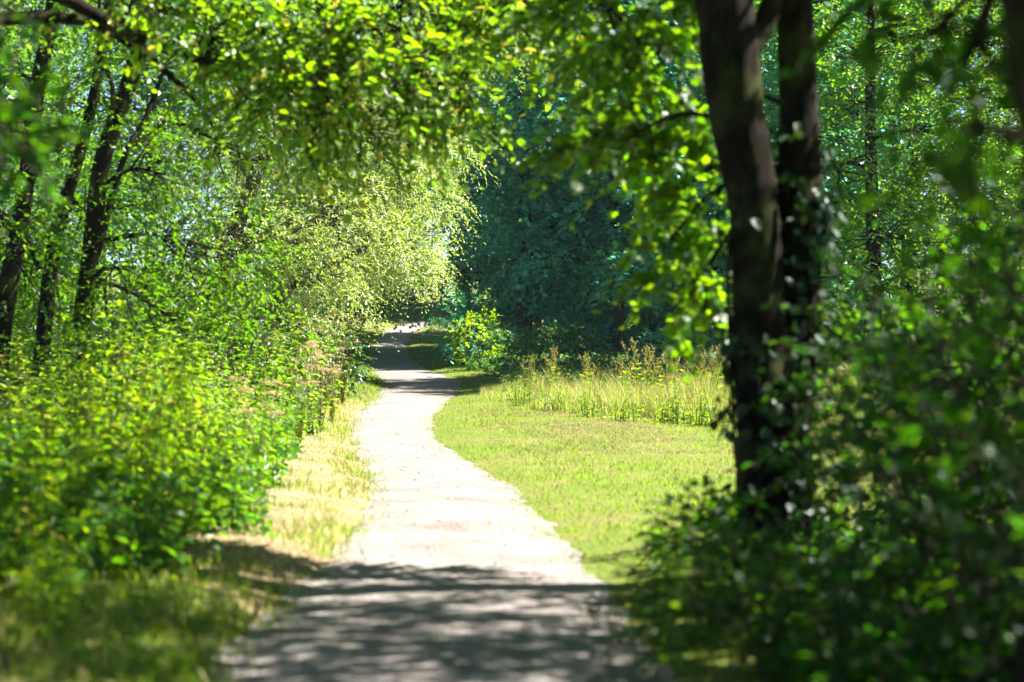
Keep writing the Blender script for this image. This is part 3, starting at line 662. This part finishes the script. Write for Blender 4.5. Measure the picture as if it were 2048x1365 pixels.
shrub('dogwood', 'bluish glossy shrub in the shade left of the dry umbels', gp(-4.6, 33), 163, 2.2, 1.7, 'glossy', 'ovate', 8, .10, .07, nst=7, clumps=40, per=9, tw=(.25, .5), twigs=False)

# ------------------------------------------------------------------ far trees, shared meshes
def far_tree(label, seed, h, w, leafmat, barkmat, leaf, wid, n, blobs_n, per, tpl='diamond', low=.18, name='maple', lean=0.):
    rg = np.random.default_rng(seed)
    st = [(0, 0, -.2, .016 * h + .05), (.05, 0, h * .25, .012 * h + .03), (lean * .5, .1, h * .55, .009 * h + .02), (lean, 0, h * .92, .03)]
    bl = []
    for k in range(blobs_n):
        zf = low + (1 - low) * (k + .5) / blobs_n
        rr = w * .5 * (math.sin(math.pi * min(1, max(.12, (zf - low) / (1 - low) * .82 + .16))) ** .6)
        a = k * 2.4 + rg.uniform(-.4, .4)
        off = rr * rg.uniform(.25, .6)
        bl.append(((math.cos(a) * off, math.sin(a) * off, h * zf), (rr * .62, rr * .62, h * .5 / blobs_n * 3.2 * .6), 16, per))
    return build_tree(name, label, 'tree', (0, 0, 0), seed, [st], bl, leafmat, barkmat, tpl, n, leaf, wid, tw=(.5, 1.0), lr=.05, droop=.3, csize=.30, shell=.78, sides=10)

MG = 'dark blue-green maples beyond the meadow'
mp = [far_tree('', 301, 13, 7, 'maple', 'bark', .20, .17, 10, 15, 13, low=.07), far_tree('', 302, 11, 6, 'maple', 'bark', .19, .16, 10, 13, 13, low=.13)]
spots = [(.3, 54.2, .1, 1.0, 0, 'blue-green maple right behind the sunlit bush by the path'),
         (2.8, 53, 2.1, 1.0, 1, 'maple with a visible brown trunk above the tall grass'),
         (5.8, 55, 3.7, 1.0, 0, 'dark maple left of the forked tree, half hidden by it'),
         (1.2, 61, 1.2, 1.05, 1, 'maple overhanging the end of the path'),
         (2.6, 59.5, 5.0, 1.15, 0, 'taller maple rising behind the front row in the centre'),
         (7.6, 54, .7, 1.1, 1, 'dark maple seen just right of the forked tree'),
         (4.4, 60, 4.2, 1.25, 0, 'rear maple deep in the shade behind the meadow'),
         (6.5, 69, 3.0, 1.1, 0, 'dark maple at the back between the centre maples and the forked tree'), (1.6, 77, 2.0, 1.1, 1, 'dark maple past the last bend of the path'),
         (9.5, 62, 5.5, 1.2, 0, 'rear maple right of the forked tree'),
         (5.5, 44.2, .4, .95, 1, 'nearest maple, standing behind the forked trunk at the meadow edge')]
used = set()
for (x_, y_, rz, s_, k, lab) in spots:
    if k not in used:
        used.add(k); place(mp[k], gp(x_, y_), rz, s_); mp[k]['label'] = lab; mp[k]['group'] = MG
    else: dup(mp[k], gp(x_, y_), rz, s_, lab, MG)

RG = 'bright-leaved trees beyond the lawn on the right'
rt = far_tree('', 311, 10.5, 6, 'rightbg', 'bark_dark', .12, .09, 11, 13, 12, name='lime_tree', low=.12)
for k, (x_, y_, rz, s_, lab) in enumerate([(7.4, 41, .3, 1, 'bright green tree just right of the forked tree beyond the lawn'),
        (10.6, 39.5, 2.2, .95, 'bright green tree farthest right beyond the lawn'),
        (9.2, 46, 4.1, 1.15, 'taller tree rising between the two bright trees on the right'),
        (13, 46, 1.0, 1.2, 'tree behind the right edge of the far lawn')]):
    if k == 0: place(rt, gp(x_, y_), rz, s_); rt['label'] = lab; rt['group'] = RG
    else: dup(rt, gp(x_, y_), rz, s_, lab, RG)

FG = 'far woodland trees closing off the view'
ft = far_tree('', 321, 17, 9, 'far', 'bark', .22, .18, 10, 14, 13, name='woodland_tree', low=.08)
far_spots = [(-9, 50, 'far tree behind the willows'), (-13, 44, 'far tree behind the left thicket'), (-6.8, 60, 'far tree left of where the path ends'), (-8.5, 72, 'far tree above the top of the path'),
             (-2, 82, 'far tree closing the end of the path'), (6.5, 81, 'far tree behind the centre maples'), (10, 68, 'far tree behind the meadow to the right'), (16, 60, 'far tree behind the bright trees on the right'),
             (-9.5, 34, 'tall tree behind the three leaning trunks'), (-15, 58, 'deep woodland tree on the far left'), (12, 82, 'deep woodland tree on the right'), (-7, 92, 'deep woodland tree behind the path end'), (-8.2, 27.5, 'tree close behind the leftmost leaning trunk'), (21, 52, 'woodland tree beyond the right edge'),
             (-5, -9, 'unseen woodland tree added behind the viewer on the left of the path'), (4.5, -8, 'unseen woodland tree added behind the viewer on the right of the path'), (11, -1, 'unseen woodland tree added to the right of the viewer'), (-10.5, 0, 'unseen woodland tree added to the left of the viewer'), (0.5, -17, 'unseen woodland tree added far behind the viewer')]  # this row: unseen trees added around the viewer to block sky fill
for k, (x_, y_, lab) in enumerate(far_spots):
    rz, s_ = k * 1.7, [1, .9, 1.1, 1.05, .95][k % 5] * (.62 if y_ < 36 else 1)
    if k == 0: place(ft, gp(x_, y_), rz, s_); ft['label'] = lab; ft['group'] = FG
    else: dup(ft, gp(x_, y_), rz, s_, lab, FG)

# thin pale saplings
for (px, d, r_, lab) in [(1452, 46, .045, 'thin pale sapling trunk beside the forked tree, beyond the grass')]:
    x_ = (px - 1024) / FPX * d; b = gp(x_, d)
    build_tree('sapling', lab, 'sapling', b, 340 + int(px), [[(*(b - [0, 0, .1]), r_), (x_ + .03, d, b[2] + 1.5, r_ * .9), (x_ - .05, d, b[2] + 3, r_ * .7), (x_ + .1, d, b[2] + 5, r_ * .4)]],
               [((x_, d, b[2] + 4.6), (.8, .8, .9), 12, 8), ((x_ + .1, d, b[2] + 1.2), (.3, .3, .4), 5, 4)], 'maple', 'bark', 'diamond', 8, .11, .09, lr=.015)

# bushes along the foot of the dark trees
UB = 'bushes along the foot of the dark maples'
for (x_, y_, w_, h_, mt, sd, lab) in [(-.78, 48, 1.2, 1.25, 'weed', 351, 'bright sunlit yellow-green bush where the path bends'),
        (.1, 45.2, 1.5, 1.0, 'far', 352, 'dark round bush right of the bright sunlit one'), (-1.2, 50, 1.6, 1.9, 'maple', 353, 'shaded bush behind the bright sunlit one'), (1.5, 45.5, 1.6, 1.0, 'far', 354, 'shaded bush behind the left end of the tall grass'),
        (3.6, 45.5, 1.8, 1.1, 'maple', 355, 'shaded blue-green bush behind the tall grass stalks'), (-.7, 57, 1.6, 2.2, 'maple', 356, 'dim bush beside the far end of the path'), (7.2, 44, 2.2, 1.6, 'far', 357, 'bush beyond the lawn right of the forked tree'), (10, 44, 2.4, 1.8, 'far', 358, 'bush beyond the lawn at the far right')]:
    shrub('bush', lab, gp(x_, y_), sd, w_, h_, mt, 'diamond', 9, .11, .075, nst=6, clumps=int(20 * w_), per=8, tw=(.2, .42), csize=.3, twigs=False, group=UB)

# ------------------------------------------------------------------ weeds on the left bank
def weed(label, seed, h, ns, spread, leaf, wid, leafmat, tpl='ovate', pairs=12, flower=None, cat='plant', name='nettle'):
    rg = np.random.default_rng(seed)
    t = thing(name, label, cat, (0, 0, 0))
    T = Tubes(); L = Leaves(tpl)
    for k in range(ns):
        a = rg.uniform(0, 2 * np.pi); rb = spread * rg.uniform(0, 1) ** .5
        hh = h * rg.uniform(.6, 1.05); tilt = rg.normal(0, .13, 2) * hh
        s = np.array([np.cos(a) * rb, np.sin(a) * rb, -.03])
        q = spline([s, s + [tilt[0] * .3, tilt[1] * .3, hh * .55], s + [tilt[0], tilt[1], hh]], 10)
        T.add(q, np.linspace(.006, .002, 10), 4)
        m = pairs * 2; tt = np.repeat((np.arange(pairs) + .8) / pairs, 2); tt = np.clip(tt + rg.normal(0, .01, m), .04, 1)
        p = np.stack([np.interp(tt * 9, np.arange(10), q[:, c]) for c in range(3)], -1)
        an = np.repeat(np.arange(pairs) * 1.57 + rg.uniform(0, 6), 2) + np.tile([0, np.pi], pairs) + rg.normal(0, .3, m)
        o = np.stack([np.cos(an), np.sin(an), 0 * an], -1)
        d = o + np.array([0, 0, -.25]) + rg.normal(0, .22, o.shape)
        d[:, 2] += .9 * np.clip(tt - .8, 0, 1) * 3
        k_ = (1.1 - .65 * tt) * rg.uniform(.75, 1.15, m)
        L.add(p + o * .015, d, np.array([0, 0, 1.]) + o * .3 + rg.normal(0, .3, o.shape), leaf * k_, wid * k_)
        if flower and rg.uniform() < flower:
            nf = 40; ft_ = rg.uniform(.82, 1.06, nf)
            fp = q[-1] + (ft_ - .95)[:, None] * np.array([0, 0, hh]) + rg.normal(0, .02, (nf, 3))
            F = Leaves('diamond'); fd = rg.normal(0, 1, (nf, 3)); F.add(fp, fd, rg.normal(0, 1, (nf, 3)), np.full(nf, .025), np.full(nf, .02))
            link('flower_spike', F.data('flower_spike', M['pink']), t)
    link('leaves', L.data('leaves', M[leafmat]), t); link('stems', T.data('stems', M['stem']), t)
    return t

protos = [weed('', 401, 1.35, 20, .40, .135, .068, 'weed', 'ovate', 13), weed('', 402, 1.1, 20, .40, .14, .075, 'weed', 'ovate', 11),
          weed('', 403, 1.45, 18, .36, .15, .038, 'weed', 'lance', 18, flower=.07, name='willowherb'),
          weed('', 404, .75, 26, .42, .11, .08, 'weed2', 'ovate', 9, name='deadnettle')]
protos += [weed('', 405, .7, 9, .38, .24, .17, 'weed2', 'ovate', 5, name='burdock'), weed('', 406, 1.25, 22, .4, .10, .024, 'willow', 'lance', 22, name='goldenrod'),
           weed('', 407, 1.0, 16, .42, .16, .10, 'weed', 'ovate', 8, name='balsam')]
KIND = ['tall nettle clump', 'bushy nettle clump', 'narrow-leaved willowherb', 'low broad-leaved weed', 'big-leaved burdock', 'fine-leaved pale goldenrod', 'leafy broad balsam']
rg = random.Random(17)
WG = 'weeds in the thick bank left of the path'
cells = []
for row_i, d_ in enumerate([8.2, 8.9, 9.7, 10.6, 11.8, 13.2, 14.6, 16.2, 18, 20, 22.3, 24.8, 27.4, 30]):
    edge_ = float(np.interp(d_, [8.2, 8.9, 9.7, 10.6, 12, 18.5, 26, 34], [-1.6, -1.85, -1.85, -1.75, -1.62, -2.08, -2.62, -3.1]))
    left_ = -1024 / FPX * d_ - .5
    x_ = edge_ - .38 + rg.uniform(-.2, .22); c = 0
    while x_ > left_:
        if rg.random() > .17: cells.append((x_ + rg.uniform(-.12, .12), d_ + rg.uniform(-.4, .4), c, row_i)); x_ -= rg.uniform(.45, .62); c += 1
placed = set()
for (x_, y_, c, ri) in cells:
    k = rg.choice([3, 3, 4, 6, 5]) if c == 0 and rg.random() < .7 else rg.choice([0, 0, 1, 1, 2, 2, 5, 6, 6, 4])
    s_ = rg.uniform(.68, 1.2) * (.82 if c == 0 else 1) * ([.5, .62, .75, .85, .95][ri] if ri < 5 else 1)
    where = ('near front of the bank' if ri < 5 else 'middle of the bank' if ri < 9 else 'back of the bank under the willows')
    lab = KIND[k] + (' at the path side, ' if c == 0 else ' deep in, ' if c > 1 else ' behind the verge plants, ') + where
    if k not in placed:
        placed.add(k); place(protos[k], gp(x_, y_), rg.uniform(0, 6), s_); protos[k]['label'] = lab; protos[k]['group'] = WG
    else: dup(protos[k], gp(x_, y_), rg.uniform(0, 6), s_, lab, WG)

x, y = scatter(60000, -7.5, -1.4, 8.6, 35)
ed_ = np.interp(y, [8.9, 9.7, 10.6, 12, 18.5, 26, 34], [-2.3, -2.1, -1.95, -1.75, -2.25, -2.8, -3.3]) + .5 * (hash_noise(x, y, .5, 71) - .6)
ok = (x < ed_) & (x > -y * .257 - .6); x, y = x[ok], y[ok]
L = Leaves('ovate'); z = G(x, y) + rng.uniform(.02, .42, len(x)) * (.5 + hash_noise(x, y, .4, 72))
d = rng.normal(0, 1, (len(x), 3)); d[:, 2] *= .4; k_ = rng.uniform(.6, 1.3, len(x))
L.add(np.stack([x, y, z], -1), d, np.array([0, 0, 1.]) + rng.normal(0, .5, d.shape), .08 * k_, .055 * k_)
stuff('undergrowth', L.data('undergrowth', M['weed2']), 'low leafy ground cover beneath the tall weeds on the left bank', 'ground cover')

# dry umbel plants
def umbel(seed, h, ns, mat_stem='straw'):
    rg = np.random.default_rng(seed)
    t = thing('hogweed', '', 'plant', (0, 0, 0)); L = Leaves('ovate')
    for k in range(ns):
        T = Tubes(); F = Leaves('diamond'); a = rg.uniform(0, 6.28); hh = h * rg.uniform(.65, 1.05); sp = rg.uniform(.05, .4)
        e = np.array([np.cos(a) * sp, np.sin(a) * sp, hh])
        q = spline([(0, 0, -.03), e * [.4, .4, .5], e], 8); T.add(q, np.linspace(.009, .004, 8), 5)
        R = rg.uniform(.08, .14)
        for j in range(14):
            aa = rg.uniform(0, 6.28); ro = R * rg.uniform(.2, 1) ** .5
            o = e + np.array([np.cos(aa) * ro, np.sin(aa) * ro, .09 - .25 * ro ** 2 / R])
            T.add(np.array([e, (e + o) / 2 + [0, 0, .005], o]), [.002, .0015, .001], 3)
            nf = 12; fp = o + rg.normal(0, .016, (nf, 3)) * [1, 1, .5]
            F.add(fp, rg.normal(0, 1, (nf, 3)), np.array([0, 0, 1.]) + rg.normal(0, .5, (nf, 3)), rg.uniform(.012, .028, nf), rg.uniform(.010, .02, nf))
        m = 7; tt = rg.uniform(.1, .6, m); an = rg.uniform(0, 6.28, m); o = np.stack([np.cos(an), np.sin(an), 0 * an - .2], -1)
        p = np.stack([np.interp(tt * 7, np.arange(8), q[:, c]) for c in range(3)], -1)
        L.add(p, o, np.array([0, 0, 1.]) + rg.normal(0, .3, o.shape), rg.uniform(.08, .16, m), rg.uniform(.06, .11, m))
        st = link('stem', T.data('stem', M[mat_stem]), t); link('umbel', F.data('umbel', M['umbel']), st)
    link('leaves', L.data('leaves', M['weed']), t)
    return t
UG = 'dry brown hogweed on the left bank'
um = umbel(501, 1.45, 8)
uspots = [(P(650, 0, 33)[0], 33, 1.05, 'tallest dry hogweed with brown flower heads by the far verge'), (P(620, 0, 31)[0], 31, 1.0, 'dry hogweed just in front of the tallest one'), (P(685, 0, 34.5)[0], 34.5, .95, 'dry hogweed closest to the far path'),
          (P(575, 0, 29)[0], 29, .95, 'dry hogweed half sunk in green weeds'), (P(640, 0, 28)[0], 28, .8, 'short dry hogweed at the edge of the straw verge'), (P(520, 0, 17.5)[0], 17.5, .62, 'lone pale hogweed leaning over the near verge'), (P(665, 0, 30)[0], 30, .75, 'low dry hogweed leaning to the path'), (P(600, 0, 25.5)[0], 25.5, .7, 'faded hogweed midway along the bank')]
for k, (x_, y_, s_, lab) in enumerate(uspots):
    if k == 0: place(um, gp(x_, y_), 0, s_); um['label'] = lab; um['group'] = UG
    else: dup(um, gp(x_, y_), k * 1.3, s_, lab, UG)

# dock stalks in the tall grass
def dock(seed, h, ns):
    rg = np.random.default_rng(seed)
    t = thing('dock', '', 'plant', (0, 0, 0)); L = Leaves('lance')
    for k in range(ns):
        T = Tubes(); F = Leaves('diamond'); hh = h * rg.uniform(.7, 1.05); ti = rg.normal(0, .12, 2); s = np.array([*rg.normal(0, .10, 2), -.03])
        q = spline([s, s + [ti[0] * .3, ti[1] * .3, hh * .55], s + [ti[0], ti[1], hh]], 10); T.add(q, np.linspace(.008, .003, 10), 4)
        for j in range(7):
            tt = .5 + .5 * j / 7; p0 = np.array([np.interp(tt * 9, np.arange(10), q[:, c]) for c in range(3)])
            a = rg.uniform(0, 6.28); ln = .16 * (1.25 - tt) + .05; e = p0 + np.array([np.cos(a) * ln * .5, np.sin(a) * ln * .5, ln])
            nf = 24; u = rg.uniform(0, 1, (nf, 1)); fp = p0 * (1 - u) + e * u + rg.normal(0, .008, (nf, 3))
            F.add(fp, rg.normal(0, 1, (nf, 3)) + [0, 0, .5], rg.normal(0, 1, (nf, 3)), rg.uniform(.014, .026, nf), rg.uniform(.010, .018, nf))
            T.add(np.array([p0, (p0 + e) / 2, e]), [.003, .002, .001], 3)
        m = 9; tt = rg.uniform(.05, .6, m); an = rg.uniform(0, 6.28, m); o = np.stack([np.cos(an), np.sin(an), 0 * an + .3], -1)
        p = np.stack([np.interp(tt * 9, np.arange(10), q[:, c]) for c in range(3)], -1)
        L.add(p, o, np.array([0, 0, 1.]) + rg.normal(0, .3, o.shape), rg.uniform(.12, .22, m), rg.uniform(.03, .05, m))
        st = link('stem', T.data('stem', M['stem']), t); link('seed_head', F.data('seed_head', M['seed']), st)
    link('leaves', L.data('leaves', M['weed']), t)
    return t
DG = 'seeding dock stalks in the tall grass'
dk = dock(511, 1.25, 5)
for k, (px, d, s_, lab) in enumerate([(1275, 34, 1.1, 'tallest dock stalk standing clear in the tall grass'), (1300, 34.3, .98, 'dock just right of the tallest stalk'), (1395, 33, 1.05, 'reddish dock close to the forked trunk'), (1370, 33.6, .95, 'dock leaning left of the reddish one by the trunk'),
        (1110, 37, .85, 'dock at the left end of the tall grass'), (1180, 36, .8, 'short dock in the left half of the tall grass'), (1245, 35, .8, 'slender dock left of the tallest stalk'), (1335, 34.2, .88, 'dock in the middle of the right half of the grass'), (1425, 33, 1.0, 'dock half hidden at the forked trunk'), (1060, 37.5, .7, 'small dock at the far left tip of the tall grass'), (1345, 32.6, .75, 'low dock at the front of the tall grass')]):
    g_ = gp((px - 1024) / FPX * d, d); s_ *= .88
    if k == 0: place(dk, g_, 0, s_); dk['label'] = lab; dk['group'] = DG
    else: dup(dk, g_, k * 1.1, s_, lab, DG)
# green herbs along the front of the tall grass
HG = 'leafy herbs along the front of the tall grass'
hb = weed('', 421, .42, 12, .3, .085, .05, 'weed', 'ovate', 6, name='herb')
for k, (px, d, s_, lab) in enumerate([(1030, 36, .9, 'herb at the left tip of the tall grass'), (1065, 34.8, 1, 'herb just right of the left tip of the tall grass'), (1105, 33.6, 1, 'herb at the left third of the grass front'), (1150, 32.6, .9, 'herb left of the middle of the grass front'), (1200, 31.7, 1, 'herb at the middle of the grass front'),
        (1255, 31.2, .9, 'herb below the tallest dock stalk'), (1310, 30.9, 1.1, 'herb right of the middle of the grass front'), (1375, 30.6, 1.25, 'bushy herb at the right end of the grass front'), (1430, 30.6, 1.35, 'bushy herb beside the forked trunk at the grass front')]):
    g_ = gp((px - 1024) / FPX * d, d)
    if k == 0: place(hb, g_, 0, s_); hb['label'] = lab; hb['group'] = HG
    else: dup(hb, g_, k * 1.9, s_, lab, HG)

# ------------------------------------------------------------------ light, world, camera
w = bpy.data.worlds.new('World'); SC.world = w; w.use_nodes = True
nt = w.node_tree; bg = nt.nodes['Background']
sky = nt.nodes.new('ShaderNodeTexSky'); sky.sky_type = 'NISHITA'; sky.sun_disc = False
sky.sun_elevation = SUN_EL; sky.sun_rotation = SUN_AZ; sky.air_density = .4; sky.dust_density = .3
nt.links.new(sky.outputs[0], bg.inputs['Color']); bg.inputs['Strength'].default_value = .05
sl = bpy.data.lights.new('sun', 'SUN'); sl.energy = 5; sl.angle = math.radians(.53); sl.color = (1, .975, .93)
so = bpy.data.objects.new('sun', sl); COL.objects.link(so)
sd = Vector((math.sin(SUN_AZ) * math.cos(SUN_EL), math.cos(SUN_AZ) * math.cos(SUN_EL), math.sin(SUN_EL)))
so.rotation_euler = sd.to_track_quat('Z', 'Y').to_euler(); so.location = sd * 60

cam = bpy.data.cameras.new('camera'); co = bpy.data.objects.new('camera', cam); COL.objects.link(co)
cam.lens = 70; cam.sensor_width = 36; cam.clip_end = 1500; cam.clip_start = .1
co.location = (0, 0, CAMZ); co.rotation_euler = (math.radians(90) - math.atan(82.5 / FPX), 0, 0)
cam.dof.use_dof = True; cam.dof.focus_distance = 38; cam.dof.aperture_fstop = 1.75
SC.camera = co
HAZE = True
if HAZE:
    m, hn, N, K, out = newmat('haze_air')
    pv = N.new('ShaderNodeVolumePrincipled'); pv.inputs['Density'].default_value = .00018; pv.inputs['Color'].default_value = (.62, .85, 1, 1); pv.inputs['Anisotropy'].default_value = .2
    K.new(pv.outputs[0], out.inputs['Volume'])
    x0, x1, y0, y1, z0, z1 = -45, 45, -30, 130, -1.6, 24
    hv = np.array([(x, y, z) for z in (z0, z1) for x, y in ((x0, y0), (x1, y0), (x1, y1), (x0, y1))])
    hf = np.array([(3, 2, 1, 0), (4, 5, 6, 7), (0, 1, 5, 4), (1, 2, 6, 5), (2, 3, 7, 6), (3, 0, 4, 7)])
    stuff('haze', mesh_np('haze', hv, hf, 4, m), 'thin bluish summer haze in the woodland air', 'haze')

SC.view_settings.view_transform = 'Standard'; SC.view_settings.look = 'None'
SC.view_settings.exposure = 2.5; SC.view_settings.gamma = 1
cy = SC.cycles
cy.max_bounces = 6; cy.diffuse_bounces = 2; cy.glossy_bounces = 2; cy.transmission_bounces = 4
cy.use_denoising = True; cy.sample_clamp_indirect = 4
